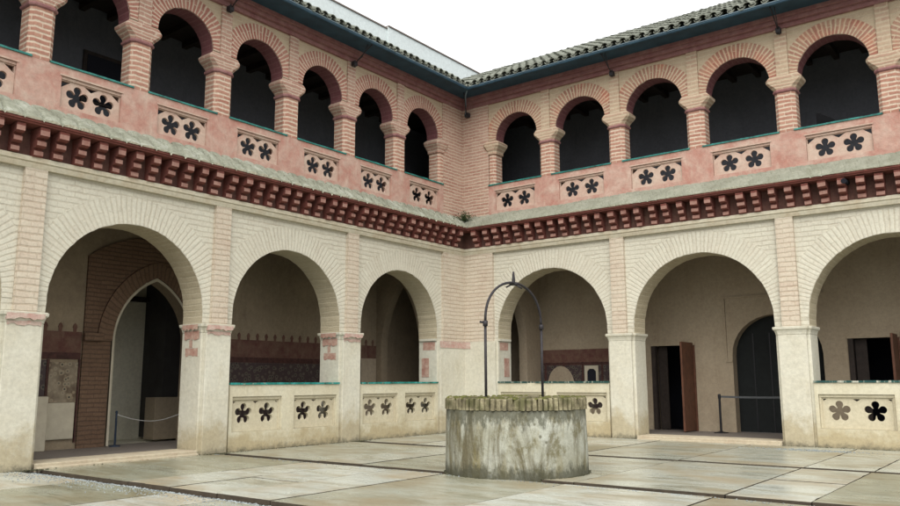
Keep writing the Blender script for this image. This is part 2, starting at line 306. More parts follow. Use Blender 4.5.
# ------------------------------------------------------------------ mesh builder
class MB:
    def __init__(s): s.v = []; s.f = []; s.uv = []; s.mi = []; s.mats = []; s.col = []; s.sm = []
    def mid(s, m):
        if m not in s.mats: s.mats.append(m)
        return s.mats.index(m)
    def face(s, pts, uvs=None, m=None, smooth=False, tone=None):
        i = len(s.v); s.v += [tuple(p) for p in pts]; s.f.append(list(range(i, i + len(pts))))
        if uvs is None:
            n = (Vector(pts[1]) - Vector(pts[0])).cross(Vector(pts[2]) - Vector(pts[0]))
            a = max(range(3), key=lambda q: abs(n[q]))
            uvs = [((p[1], p[2]), (p[0], p[2]), (p[0], p[1]))[a] for p in pts]
        s.uv.append(uvs); s.mi.append(s.mid(m)); s.sm.append(smooth); s.col.append(tone)
    def box(s, x0, x1, y0, y1, z0, z1, m, skip=''):
        if x0 > x1: x0, x1 = x1, x0
        if y0 > y1: y0, y1 = y1, y0
        P = lambda a, b, c: (a, b, c)
        fs = {'b': [P(x0,y0,z0),P(x0,y1,z0),P(x1,y1,z0),P(x1,y0,z0)], 't': [P(x0,y0,z1),P(x1,y0,z1),P(x1,y1,z1),P(x0,y1,z1)],
              'f': [P(x0,y0,z0),P(x1,y0,z0),P(x1,y0,z1),P(x0,y0,z1)], 'k': [P(x0,y1,z0),P(x0,y1,z1),P(x1,y1,z1),P(x1,y1,z0)],
              'l': [P(x0,y0,z0),P(x0,y0,z1),P(x0,y1,z1),P(x0,y1,z0)], 'r': [P(x1,y0,z0),P(x1,y1,z0),P(x1,y1,z1),P(x1,y0,z1)]}
        for k2, q in fs.items():
            if k2 not in skip: s.face(q, None, m)
    def loft(s, rings, m, cap=True, smooth=False, closed=True):
        n = len(rings[0]); per = [0]
        R0 = rings[0]
        for i in range(n): per.append(per[-1] + (Vector(R0[(i + 1) % n]) - Vector(R0[i])).length)
        vv = 0
        for a, b in zip(rings, rings[1:]):
            dv = (Vector(b[0]) - Vector(a[0])).length
            for i in range(n if closed else n - 1):
                j = (i + 1) % n
                s.face([a[i], a[j], b[j], b[i]], [(per[i], vv), (per[i + 1], vv), (per[i + 1], vv + dv), (per[i], vv + dv)], m, smooth)
            vv += dv
        if cap: s.face(rings[0], None, m); s.face(rings[-1], None, m)
    def tube(s, pts, r, m, n=8, smooth=True):
        rings = []
        for i, p in enumerate(pts):
            p = Vector(p); a = Vector(pts[max(0, i - 1)]); b = Vector(pts[min(len(pts) - 1, i + 1)])
            d = (b - a).normalized(); q = d.orthogonal().normalized() if abs(d.z) > .99 else d.cross(Vector((0, 0, 1))).normalized()
            q2 = d.cross(q); rr = r[i] if isinstance(r, (list, tuple)) else r
            rings.append([p + q * rr * math.cos(2 * PI * k / n) + q2 * rr * math.sin(2 * PI * k / n) for k in range(n)])
        s.loft(rings, m, True, smooth)
    def lathe(s, cx, cy, prof, m, n=48, smooth=False):
        for (r0, z0), (r1, z1) in zip(prof, prof[1:]):
            for k in range(n):
                a, b = 2 * PI * k / n, 2 * PI * (k + 1) / n
                q = [(cx + r0 * math.cos(a), cy + r0 * math.sin(a), z0), (cx + r0 * math.cos(b), cy + r0 * math.sin(b), z0),
                     (cx + r1 * math.cos(b), cy + r1 * math.sin(b), z1), (cx + r1 * math.cos(a), cy + r1 * math.sin(a), z1)]
                if r0 < 1e-6: q = q[1:]
                elif r1 < 1e-6: q = q[:3]
                s.face(q, [(0, 0)] * len(q), m, smooth)
    def plate(s, outer, holes, y0, y1, m, edge=None, hole_edge=None, xf=lambda t: t):
        """polygon in (x, z) with holes, from depth y0 (front) to y1 (back)"""
        loops = [outer] + list(holes); flat = [p for L in loops for p in L]
        tris = tessellate_polygon([[Vector((x, z, 0)) for x, z in L] for L in loops])
        for y in (y0, y1):
            for t in tris:
                s.face([(flat[i][0], y, flat[i][1]) for i in t], [flat[i] for i in t], m)
        for li, L in enumerate(loops):
            acc = 0; em = (edge or m) if li == 0 else (hole_edge or edge or m)
            for i in range(len(L)):
                a, b = L[i], L[(i + 1) % len(L)]; d = math.dist(a, b)
                if d < 1e-6: continue
                s.face([(a[0], y0, a[1]), (b[0], y0, b[1]), (b[0], y1, b[1]), (a[0], y1, a[1])], [(y0, acc), (y0, acc + d), (y1, acc + d), (y1, acc)], em)
                acc += d
    def build(s, name, parent=None, loc=(0, 0, 0), link=True, bevel=0, weld=True, mirror=False):
        me = bpy.data.meshes.new(name)
        me.from_pydata([(p[0] - loc[0], p[1] - loc[1], p[2] - loc[2]) for p in s.v], [], s.f)
        for m in s.mats: me.materials.append(M[m])
        ul = me.uv_layers.new(name='UVMap')
        k = 0
        for fu in s.uv:
            for u in fu: ul.data[k].uv = u; k += 1
        me.polygons.foreach_set('material_index', s.mi); me.polygons.foreach_set('use_smooth', s.sm)
        if any(c is not None for c in s.col):
            at = me.attributes.new('tone', 'FLOAT_VECTOR', 'FACE')
            for i, c in enumerate(s.col): at.data[i].vector = c or (0, 0, 0)
        bm = bmesh.new(); bm.from_mesh(me)
        if weld: bmesh.ops.remove_doubles(bm, verts=bm.verts, dist=1e-5)
        bmesh.ops.recalc_face_normals(bm, faces=bm.faces); bm.to_mesh(me); bm.free()
        o = bpy.data.objects.new(name, me); o.location = loc
        C.objects.link(o)
        if parent: o.parent = parent
        if bevel:
            b = o.modifiers.new('bevel', 'BEVEL'); b.width = bevel; b.segments = 2; b.limit_method = 'ANGLE'; b.angle_limit = math.radians(40)
        return o

def empty(name, loc=(0, 0, 0), rz=0):
    o = bpy.data.objects.new(name, None); o.location = loc; o.rotation_euler.z = rz; C.objects.link(o); o.empty_display_size = .3; return o
def tag(o, label=None, cat=None, group=None, kind=None):
    for k2, v in (('label', label), ('category', cat), ('group', group), ('kind', kind)):
        if v: o[k2] = v
    return o
def dup(o, dx, parent=None):
    c = o.copy(); C.objects.link(c); c.parent = parent or o.parent
    c.location = (o.location[0] + dx[0], o.location[1] + dx[1], o.location[2] + dx[2]) if parent is None else o.location
    for ch in o.children: dup(ch, (0, 0, 0), c)
    return c

def star(cx, cz, R, n=5, rot=0.0):
    """five-lobed cut-out"""
    rl = R * .35; d = R - rl; out = []
    for k in range(n):
        a = PI / 2 + rot + 2 * PI * k / n
        lx, lz = cx + d * math.cos(a), cz + d * math.sin(a)
        for q in range(-5, 6):
            b = a + math.radians(128) * q / 5
            out.append((lx + rl * math.cos(b), lz + rl * math.sin(b)))
        g = a + PI / n
        out.append((cx + R * .36 * math.cos(g), cz + R * .36 * math.sin(g)))
    return out

def arc(cx, cz, r, a0, a1, n):
    return [(cx + r * math.cos(a0 + (a1 - a0) * i / n), cz + r * math.sin(a0 + (a1 - a0) * i / n)) for i in range(n + 1)]

# ------------------------------------------------------------------ one arcade wing
def wing(side, root):
    """local x runs along the wing (x = sg * t, t measured from the inner corner), local y = -off (off towards the court)"""
    L = side == 'L'; sg = -1 if L else 1
    X = lambda t: sg * t
    piers = [4.43, 8.105, 11.78, 15.46] if L else [4.66, 8.57, 12.5, 16.45]
    jamb0 = 1.18 if L else 1.10
    TEND = piers[-1] + .345
    cz = 2.67 if L else 2.63
    open_bays = {2} if L else {1}
    cols = [(2.6 if L else 2.66) + k * (1.84 if L else 2.025) for k in range(8)]
    cols = [c for c in cols if c < TEND + .5]
    UEND = cols[-1]
    red_u = L
    def part(mb, name, loc=(0, 0, 0), **kw): return mb.build(name, root, loc, **kw)
    # ---- mitred sweep of a closed (off, z) profile
    def sweep(mb, prof, m, t1, mats=None, step=None, wave=None):
        n = len(prof); acc = 0
        for i in range(n):
            (o0, z0), (o1, z1) = prof[i], prof[(i + 1) % n]; d = math.dist((o0, z0), (o1, z1))
            mm = mats[i] if mats else m
            mb.face([(X(o0), -o0, z0), (X(t1), -o0, z0), (X(t1), -o1, z1), (X(o1), -o1, z1)], [(o0, acc), (t1, acc), (t1, acc + d), (o1, acc + d)], mm)
            acc += d
        mb.face([(X(t1), -o, z) for o, z in prof], None, mats[0] if mats else m)

    # ---- lower storey: piers
    def pier_mesh():
        mb = MB()
        mb.box(-.345, .345, .03, .65, -.05, 2.29, 'pier'); mb.box(-.285, .285, -.05, .029, -.05, 2.29, 'pier', 'k')
        return mb
    def cap_mesh(paint):
        mb = MB()
        def rect(h, y0, y1, z): return [(-h, y0, z), (h, y0, z), (h, y1, z), (-h, y1, z)]
        pr = [(2.29, 0), (2.335, .006), (2.385, .022), (2.405, .045), (2.46, .05)]
        mb.loft([rect(.347 + d, .028 - d, .652 + d, z) for z, d in pr], 'pier')
        mb.loft([rect(.287 + d, -.052 - d, .02, z + (.003 if z > 2.4 else 0)) for z, d in pr], 'pier')
        return mb
    def paint_mesh(front, reveal):
        mb = MB(); rnd = random.Random(3)
        def blob(x0, x1, z0, z1):
            n = 9; top = [(x0 + (x1 - x0) * i / n, z1 - rnd.uniform(0, .018)) for i in range(n + 1)]
            bot = [(x1 + (x0 - x1) * i / n, z0 + rnd.uniform(-.02, .02)) for i in range(n + 1)]
            return top + bot
        if front:
            mb.plate(blob(-.26, .24, 2.24, 2.385), [], -.0545, -.051, 'patch_pink')
        return mb
    pm = pier_mesh(); first = part(pm, 'pier', (0, 0, 0), bevel=.012)
    cap = cap_mesh(L).build('capital', first, bevel=.008)
    if L:
        mb = MB(); rnd = random.Random(5)
        # faded pink band under the capital on the front and red band on the reveal that faces the camera
        def ragged(x0, x1, z0, z1, n=10):
            return [(x0 + (x1 - x0) * i / n, z1 - rnd.uniform(0, .012)) for i in range(n + 1)] + [(x1 + (x0 - x1) * i / n, z0 + rnd.uniform(-.022, .022)) for i in range(n + 1)]
        mb.plate(ragged(-.27, .26, 2.26, 2.325), [], -.062, -.054, 'patch_pink')
        mb.plate(ragged(-.30, .29, 2.345, 2.44), [], -.1085, -.06, 'patch_pink')
        for sx in (-1, 1):
            for (ya, yb, za, zb, dx) in ((.08, .58, 2.35, 2.45, .05), (.08, .56, 2.16, 2.33, .008), (.30, .40, 2.0, 2.158, .0), (.12, .52, 1.84, 2.0, .0)):
                q = ragged(ya, yb, za, zb); xs = sx * (.3475 + dx)
                mb.face([(xs + sx * .003, y, z) for y, z in q], None, 'patch_red')
        mb.build('painted_band', first)
    first.location = (X(piers[0]), 0, 0)
    for t in piers[1:]: dup(first, (X(t) - X(piers[0]), 0, 0))
    # corner pier (plastered foot, brick above, brick to the eaves)
    mb = MB(); mb.box(X(.06), X(jamb0), .03, .65, -.05, 2.40, 'pier'); mb.box(X(-.05), X(jamb0 - .06), -.05, .029, -.05, 2.40, 'pier', 'k')
    cpo = part(mb, 'corner_pier', bevel=.01)
    mb = MB(); mb.box(X(-.045), X(jamb0 - .03) if L else X(.24), -.062, -.0515, 2.22, 2.395, 'patch_pink' if L else 'patch_pink'); mb.box(X(jamb0 - .2), X(jamb0 + .045), .04, .6, 2.402, 2.461, 'pier')
    mb.box(X(jamb0 + .001), X(jamb0 + .006), .1, .5, 2.16, 2.37, 'patch_red'); mb.box(X(jamb0 + .001), X(jamb0 + .006), .30, .55, 1.45, 1.95, 'patch_red')
    mb.build('painted_band', cpo)
    mb = MB(); mb.box(X(0), X(.99), -.05, .65, 2.40, 4.80, 'brick_pil', 'b'); part(mb, 'corner_brick_pier')
    # pilasters
    mb = MB(); mb.box(-.18, .18, -.05, .65, 2.463, 4.80, 'brick_pil'); fp = part(mb, 'pilaster'); fp.location = (X(piers[0]), 0, 0)
    for t in piers[1:]: dup(fp, (X(t) - X(piers[0]), 0, 0))
    # arches
    edges = [(.99, jamb0)] + [(t, t) for t in piers]
    for i in range(len(piers)):
        A = .99 if i == 0 else piers[i - 1] + .18
        a = jamb0 if i == 0 else piers[i - 1] + .345
        B = piers[i] - .18; b = piers[i] - .345
        c = (a + b) / 2; r = (b - a) / 2
        out = [(X(A), 2.4), (X(a), 2.4)] if i == 0 else [(X(A), 2.463), (X(a), 2.463)]
        jr = random.Random(i + 70)
        out += [(X(c + (x - c) * q_), cz + (z - cz) * q_) for (x, z), q_ in ((p_, 1 - jr.uniform(0, .008)) for p_ in arc(c, cz, r, PI, 0, 52))]
        out += [(X(b), 2.463), (X(B), 2.463), (X(B), 4.80), (X(A), 4.80)]
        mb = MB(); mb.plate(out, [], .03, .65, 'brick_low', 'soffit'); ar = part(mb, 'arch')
        mb = MB(); n = 60
        for q in range(n):
            th0, th1 = PI * (1 - q / n), PI * (1 - (q + 1) / n)
            def Ro(th):
                R = r + .50
                lim = (B - c if math.cos(th) > 0 else c - A) - .004
                return min(R, lim / max(1e-6, abs(math.cos(th))))
            P = lambda th, R, y: (X(c + R * math.cos(th)), y, cz + R * math.sin(th))
            ri = r + .002; s0, s1 = th0 * (r + .25), th1 * (r + .25)
            mb.face([P(th0, ri, .024), P(th1, ri, .024), P(th1, Ro(th1), .024), P(th0, Ro(th0), .024)], [(0, s0), (0, s1), (Ro(th1) - ri, s1), (Ro(th0) - ri, s0)], 'ring_low')
            mb.face([P(th0, Ro(th0), .024), P(th1, Ro(th1), .024), P(th1, Ro(th1), .0305), P(th0, Ro(th0), .0305)], None, 'ring_low')
        mb.build('voussoir_ring', ar)
        # parapet or threshold
        if i in open_bays:
            mb = MB(); mb.box(X(a + .001), X(b - .001), -.02 if L else -.06, .66, -.05, .085, 'threshold')
            mb.box(X(a + .02), X(b - .02), -.09 if L else -.12, -.0205 if L else -.0605, -.05, .035, 'threshold')
            part(mb, 'threshold_step', bevel=.012)
        else:
            top = 1.29
            hw = (b - a) / 2; e0, e1 = .07, .165
            pan = [(a + e0, c - e1), (c + e1, b - e0)] if i or not L else [(a + .10, c - .14), (c + .14, b - .08)]
            z0, z1 = .37, 1.06
            holes = [[(X(p0), z0), (X(p1), z0), (X(p1), z1), (X(p0), z1)] for p0, p1 in pan]
            mb = MB(); mb.plate([(X(a), -.05), (X(b), -.05), (X(b), top), (X(a), top)], holes, .0, .30, 'wall_plaster')
            pw = part(mb, 'parapet_wall')
            mb = MB(); mb.box(X(a - .03), X(b + .03), -.022 if 1 else 0, .33, top + .002, top + .045, 'glazed' if L else 'glazed_worn')
            # the coping runs in front of the pier cheeks but stays clear of the pier fronts
            mb2 = MB(); N = max(6, int((b - a) / .22)); gm = 'glazed' if L else 'glazed_worn'; rr = random.Random(i + 11)
            for q in range(N):
                x0, x1 = a + (b - a) * q / N + .003, a + (b - a) * (q + 1) / N - .003
                if not L and rr.random() < .12: continue
                mb2.box(X(x0), X(x1), -.02 - rr.uniform(0, .008), .32, top + .002, top + .042 + rr.uniform(-.004, .004), gm)
            mb2.build('tile_coping', pw)
            for p0, p1 in pan:
                pc, pwid = (p0 + p1) / 2, p1 - p0
                def tri(x, w2): return [(X(x - w2), z1 - .095), (X(x), z1 - .145), (X(x + w2), z1 - .095)]
                hs = [star(X(pc - pwid * .235), .72, .21, rot=.0), star(X(pc + pwid * .235), .72, .21)]
                hs += [tri(pc, .075), [(X(p0 + .07), z1 - .095), (X(p0 + .07), z1 - .14), (X(p0 + .14), z1 - .095)], [(X(p1 - .07), z1 - .095), (X(p1 - .07), z1 - .14), (X(p1 - .14), z1 - .095)]]
                mb = MB(); mb.plate([(X(p0 + .004), z0 + .004), (X(p1 - .004), z0 + .004), (X(p1 - .004), z1 - .004), (X(p0 + .004), z1 - .004)], hs, .075, .145, 'panel_plaster')
                # inner frame fillet: top and sides
                mb.box(X(p0 + .005), X(p1 - .005), .035, .0745, z1 - .06, z1 - .005, 'panel_plaster')
                mb.box(X(p0 + .005), X(p0 + .045), .045, .0745, z0 + .005, z1 - .062, 'panel_plaster')
                mb.box(X(p1 - .045), X(p1 - .005), .045, .0745, z0 + .005, z1 - .062, 'panel_plaster')
                mb.build('star_panel', pw)
    # ---- band, frieze, corbels, ledge
    mb = MB()
    sweep(mb, [(-.65, 4.80), (.055, 4.80), (.075, 4.86), (.075, 4.885), (.10, 4.90), (.10, 4.975), (-.65, 4.975)], 'mould', TEND)
    part(mb, 'string_course')
    mb = MB(); sweep(mb, [(-.55, 4.975), (.02, 4.975), (.02, 5.43), (-.55, 5.43)], 'frieze_dust', TEND); part(mb, 'bracket_frieze')
    mb = MB()
    w2 = .074
    prof = [(.0, 4.98), (.13, 4.98), (.155, 5.0), (.16, 5.07), (.12, 5.09), (.12, 5.115), (.20, 5.12), (.245, 5.145), (.25, 5.215), (.2, 5.23), (.2, 5.26), (.29, 5.265), (.335, 5.29), (.34, 5.37), (.34, 5.42), (.0, 5.42)]
    for sx in (-1, 1): mb.face([(sx * w2, -o, z) for o, z in prof], None, 'corbel')
    for i in range(len(prof) - 1):
        (o0, z0), (o1, z1) = prof[i], prof[i + 1]
        f = 'corbel_face' if i in (2, 7, 12) else 'corbel'
        mb.face([(-w2, -o0, z0), (w2, -o0, z0), (w2, -o1, z1), (-w2, -o1, z1)], None, f)
    c0 = part(mb, 'corbel', (0, 0, 5.2)); t = .56; c0.location = (X(t), 0, 5.2); rc = random.Random(2 + L)
    while t < TEND - .3:
        t += .342; d = dup(c0, (X(t) - X(.56) + rc.uniform(-.012, .012), rc.uniform(-.008, .012), rc.uniform(-.008, .008))); d.rotation_euler = (rc.uniform(-.03, .03), rc.uniform(-.04, .04), rc.uniform(-.06, .06)); d.scale = (rc.uniform(.86, 1.1), rc.uniform(.92, 1.05), rc.uniform(.97, 1.02))
    mb = MB(); sweep(mb, [(-.55, 5.432), (.37, 5.432), (.37, 5.46), (.40, 5.465), (.40, 5.50), (-.55, 5.50)], 'corbel', TEND); part(mb, 'ledge_board')
    # ledge tiles: rows of shallow tiles with a mortared edge
    mb = MB(); amp = .030 if L else .008; sp = .29 if L else .21; lm = 'ledge_l' if L else 'ledge_r'; rl = random.Random(9)
    prof = [(.425, 5.515), (.33, 5.585), (.20, 5.685), (.06, 5.785), (-.105, 5.90)]
    NT_ = int((TEND + .2) / .024)
    def zt(t, o, j):
        f = (t + .035 * math.sin(o * 9) + .02 * math.sin(t * 2.3)) / sp % 1.0
        g = min(f, 1 - f)
        return amp * (math.sin(PI * f) ** .6 - .5) * 1.3 - (amp * .9 if g < .05 else 0) + .012 * math.sin(t * 1.7 + o * 3) + .008 * math.sin(t * 5.1 + 1)
    rows = []
    for j, (o, z) in enumerate(prof):
        rows.append([(X(o + (TEND - o) * q / NT_), -o - (rl.uniform(-.006, .006) if j == 0 else 0), z + zt(o + (TEND - o) * q / NT_, o, j) + rl.uniform(-.0015, .0015)) for q in range(NT_ + 1)])
    for j in range(len(rows) - 1):
        for q in range(NT_):
            mb.face([rows[j][q], rows[j][q + 1], rows[j + 1][q + 1], rows[j + 1][q]], None, lm)
    for q in range(NT_):
        a_, b_ = rows[0][q], rows[0][q + 1]
        mb.face([a_, b_, (b_[0], b_[1] + .01, 5.5), (a_[0], a_[1] + .01, 5.5)], None, 'ledge_edge')
        mb.face([(b_[0], b_[1] + .01, 5.501), (a_[0], a_[1] + .01, 5.501), (a_[0], .1, 5.501), (b_[0], .1, 5.501)], None, 'corbel')
    part(mb, 'tiled_ledge')
    if not L:
        mb = MB(); mb.tube([(X(9.86), .03, 5.36), (X(9.86), -.36, 5.34)], .055, 'dark', 12); part(mb, 'drain_pipe')  # solid stub; its dark colour stands in for the shade of a drain hole

    # ---- upper storey
    UF = .10                       # local y of the upper front plane (off -.10)
    UB = .52
    # corner pier of brick
    ce = .80
    mb = MB(); mb.box(X(-UF), X(ce), UF, UB, 5.6, 9.10, 'brick_red', 'b')
    part(mb, 'corner_brick_pier')
    ucols = cols; half = .30
    resp = (.76 if L else .80)
    ptop = 6.715
    segs = [(ce, ucols[0], True)] + [(p, q, False) for p, q in zip(ucols, ucols[1:])]
    for i, (p, q, is0) in enumerate(segs):
        p0 = (p + .22) if is0 else p + .37; p1 = q - .37
        z0, z1 = 5.99, 6.55
        mb = MB(); mb.plate([(X(p), 5.6), (X(q), 5.6), (X(q), ptop), (X(p), ptop)], [[(X(p0), z0), (X(p1), z0), (X(p1), z1), (X(p0), z1)]], UF, UF + .30, 'pink')
        pw = part(mb, 'parapet_wall')
        # stepped moulding over the panel
        mb = MB(); mb.box(X(p0 - .03), X(p1 + .03), UF - .012, UF - .0005, z1 + .002, z1 + .03, 'pink_panel'); mb.box(X(p0), X(p1), UF + .02, UF + .075, z1 - .05, z1 - .003, 'pink_panel')
        mb.build('panel_moulding', pw)
        pc, wd = (p0 + p1) / 2, p1 - p0
        hs = [star(X(pc - wd * .215), 6.235, .205), star(X(pc + wd * .215), 6.235, .205)]
        def tri(x, w3): return [(X(x - w3), z1 - .07), (X(x), z1 - .15), (X(x + w3), z1 - .07)]
        hs += [tri(pc, .13), [(X(p0 + .02), z1 - .07), (X(p0 + .02), z1 - .19), (X(p0 + .18), z1 - .07)], [(X(p1 - .02), z1 - .07), (X(p1 - .02), z1 - .19), (X(p1 - .18), z1 - .07)]]
        mb = MB(); mb.plate([(X(p0 + .004), z0 + .004), (X(p1 - .004), z0 + .004), (X(p1 - .004), z1 - .004), (X(p0 + .004), z1 - .004)], hs, UF + .045, UF + .095, 'pink_panel')
        mb.build('star_panel', pw)
        # glazed coping, in single tiles, between the column faces
        mb = MB(); s0 = p if is0 else p + .15; s1 = q - .15; N = max(4, int((s1 - s0) / .21)); rr = random.Random(i * 3 + L)
        for k in range(N):
            a_, b_ = s0 + (s1 - s0) * k / N + .002, s0 + (s1 - s0) * (k + 1) / N - .002
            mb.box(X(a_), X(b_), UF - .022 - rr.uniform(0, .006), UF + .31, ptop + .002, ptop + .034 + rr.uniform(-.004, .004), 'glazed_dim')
        mb.build('tile_coping', pw)
    # columns: chamfered brick shaft and flared capital
    def octa(h, ch, z, dy=0, hy=None):
        hy = hy or h
        return [(-h + ch, -hy + dy, z), (h - ch, -hy + dy, z), (h, -hy + ch + dy, z), (h, hy - ch + dy, z), (h - ch, hy + dy, z), (-h + ch, hy + dy, z), (-h, hy - ch + dy, z), (-h, -hy + ch + dy, z)]
    CY = UF + .215
    mb = MB(); mb.loft([octa(.215, .075, z, CY) for z in (6.717, 7.2, 7.65)], 'brick_column', cap=True)
    c0 = part(mb, 'column')
    cm = 'brick_red' if L else 'strip_tan'
    mb = MB()
    mb.loft([octa(.222, .08, 7.62, CY), octa(.245, .085, 7.64, CY), octa(.25, .085, 7.67, CY), octa(.235, .08, 7.695, CY)], 'red_mould')
    mb.loft([octa(h, ch, z, CY, hy) for h, hy, ch, z in ((.225, .216, .08, 7.69), (.245, .222, .08, 7.735), (.285, .226, .075, 7.785), (.335, .229, .06, 7.84), (.368, .232, .05, 7.885), (.375, .235, .045, 7.91), (.375, .235, .04, 7.95), (.34, .23, .03, 7.985), (.308, .222, .02, 8.02))], cm)
    mb.build('capital', c0); c0.location = (X(ucols[0]), 0, 0)
    for t in ucols[1:]: dup(c0, (X(t) - X(ucols[0]), 0, 0))
    # respond at the corner
    mb = MB(); mb.loft([[(x * .9 + X(resp + .1), y, z) for x, y, z in octa(.13, .06, z, CY, .205)] for z in (ptop + .002, 7.65)], 'brick_column')
    rp = part(mb, 'corner_column')
    mb = MB(); mb.loft([[(x + X(resp + .1), y, z) for x, y, z in octa(h, .06, z, CY, hy)] for z, h, hy in ((7.62, .15, .23), (7.69, .15, .23), (7.74, .17, .25), (7.86, .25, .28), (7.93, .26, .29), (7.99, .2, .25))], cm)
    mb.build('capital', rp)
    # arches
    zc = 8.03 if L else 7.99; ZT = 9.10
    for i, (p, q, is0) in enumerate(segs):
        A = ce if is0 else p + .13; B = q - .13
        a = (resp + .25) if is0 else p + half; b = q - half
        c = (a + b) / 2; r = (b - a) / 2; rc_ = r * (1.0)
        rr_ = 8.70 - zc
        r = max(r, rr_ - .02) if not is0 else r
        r = (b - a) / 2 + .008
        zcc = 8.69 - r; z_s = 7.94
        ang = 0.0
        pts = arc(c, zcc, r, PI + ang, -ang, 40)
        out = [(X(A), z_s), (X(a), z_s)] + [(X(c + (x - c) * q_), zcc + (z - zcc) * q_) for (x, z), q_ in ((p_, 1 - random.uniform(0, .012)) for p_ in pts)] + [(X(b), z_s), (X(B), z_s), (X(B), ZT), (X(A), ZT)]
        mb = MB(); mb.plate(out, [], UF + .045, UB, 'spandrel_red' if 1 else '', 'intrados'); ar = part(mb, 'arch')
        mb = MB(); n = 56; ym = 'ring_red' if L else 'ring_tan'; yy = UF + .030
        for k in range(n):
            th0, th1 = PI * (1 - k / n), PI * (1 - (k + 1) / n)
            def Ro(th):
                lim = (B - c if math.cos(th) > 0 else c - A) - .003
                return max(r + .012, min(r + .34, lim / max(1e-6, abs(math.cos(th)))))
            P = lambda th, R, y: (X(c + R * math.cos(th)), y, zcc + R * math.sin(th))
            s0, s1 = th0 * (r + .2), th1 * (r + .2); ri = r + .002
            mb.face([P(th0, ri, yy), P(th1, ri, yy), P(th1, Ro(th1), yy), P(th0, Ro(th0), yy)], [(.1, s0), (.1, s1), (.1 + Ro(th1) - ri, s1), (.1 + Ro(th0) - ri, s0)], ym)
            mb.face([P(th0, Ro(th0), yy), P(th1, Ro(th1), yy), P(th1, Ro(th1), yy + .016), P(th0, Ro(th0), yy + .016)], None, ym)
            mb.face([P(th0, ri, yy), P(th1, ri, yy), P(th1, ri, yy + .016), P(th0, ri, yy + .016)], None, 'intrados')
        mb.build('voussoir_ring', ar)
    mb = MB(); mb.box(-.13, .13, UF, UB, 7.94, 9.10, 'brick_red' if L else 'strip_tan'); st = part(mb, 'brick_strip'); st.location = (X(ucols[0]), 0, 0)
    for t in ucols[1:]: dup(st, (X(t) - X(ucols[0]), 0, 0))
    # eaves
    mb = MB(); sweep(mb, [(-.52, 9.10), (-.07, 9.10), (-.07, 9.175), (-.085, 9.18), (-.085, 9.20), (-.005, 9.205), (-.005, 9.285), (-.02, 9.29), (-.02, 9.305), (.05, 9.31), (.05, 9.395), (-.52, 9.395)], 'red_mould', UEND + .3); part(mb, 'eave_moulding')
    mb = MB(); sweep(mb, [(-.5, 9.397), (.56, 9.385), (.58, 9.385), (.58, 9.42), (-.5, 9.44)], 'teal_board', UEND + .3); part(mb, 'soffit_board')
    mb = MB(); g = [(.582, 9.41), (.585, 9.375), (.605, 9.362), (.63, 9.365), (.645, 9.385), (.648, 9.42), (.660, 9.425), (.660, 9.435), (.642, 9.435), (.638, 9.39), (.62, 9.375), (.60, 9.385), (.59, 9.415)]
    sweep(mb, g, 'teal_board', UEND + .3, ['teal_board'] * 5 + ['zinc'] * 3 + ['teal_board'] * 5); part(mb, 'gutter')  # pale lip faces paint a highlight along the teal gutter
    bt = [ucols[1], ucols[3], ucols[5]]
    for t in bt:
        mb = MB(); mb.box(X(t - .05), X(t + .05), UF - .14, UF - .02, 8.98, 9.09, 'iron')
        mb.tube([(X(t), UF - .10, 9.02), (X(t), -.03, 9.06), (X(t), -.40, 9.30), (X(t), -.57, 9.37)], .014, 'iron', 6)
        mb.tube([(X(t), -.02, 9.06), (X(t + .06), -.30, 9.12), (X(t + .08), -.50, 9.375)], .010, 'iron', 6)
        mb.tube([(X(t + .02), UF - .12, 8.93), (X(t + .02), UF - .12, 9.12)], .016, 'iron', 6)
        part(mb, 'gutter_bracket')
    if not L:
        mb = MB(); mb.tube([(.55, -.55, 9.39), (.35, -.35, 9.33), (.14, -.06, 9.16), (.13, -.05, 8.92)], .022, 'zinc', 7)
        mb.box(.08, .2, -.04, .08, 8.84, 8.96, 'iron'); mb.tube([(.14, -.02, 8.9), (.30, -.30, 9.1), (.40, -.5, 9.38)], .012, 'iron', 6)
        part(mb, 'gutter_bracket')
    # barrel-tile roof
    mb = MB(); SL = .535; ZE = 9.44; EO = .66; RD = -3.1
    zr = lambda o: ZE + (EO - o) * SL
    rr = random.Random(31 + L)
    k = -12
    def half_tile(t, o0, o1, r0, r1, up, zoff):
        n = 6; ra = []; rb = []
        for q in range(n + 1):
            a = PI * q / n
            ra.append((X(t + r0 * math.cos(a)), -o0, zr(o0) + zoff + up * r0 * .95 * math.sin(a)))
            rb.append((X(t + r1 * math.cos(a)), -o1, zr(o1) + zoff - .012 * up + up * r1 * .95 * math.sin(a)))
        for q in range(n): mb.face([ra[q], ra[q + 1], rb[q + 1], rb[q]], None, 'roof', False)
    while True:
        t = .13 + k * .247; k += 1
        if t > UEND + .3: break
        start = min(EO, t)
        if start - .15 < RD: continue
        for up, tt, zo in ((1, t, .055), (-1, t + .1235, .07)):
            o = min(EO, tt); j = 0
            while o > RD + .05:
                ln = .40; o1 = max(RD, o - ln - .03)
                jit = rr.uniform(-.012, .012)
                half_tile(tt + jit, o + rr.uniform(-.012, .012), o1, .092 if up > 0 else .075, .074 if up > 0 else .09, up, zo + rr.uniform(-.006, .006)); o -= ln; j += 1
    ro = part(mb, 'tile_roof', weld=False)
    so_ = ro.modifiers.new('thick', 'SOLIDIFY'); so_.thickness = .014; so_.offset = 0
    mb = MB()
    t1 = UEND + .3
    mb.face([(X(EO - .04), -EO + .04, zr(EO)), (X(t1), -EO + .04, zr(EO)), (X(t1), -RD, zr(RD)), (X(RD), -RD, zr(RD))], None, 'roof')
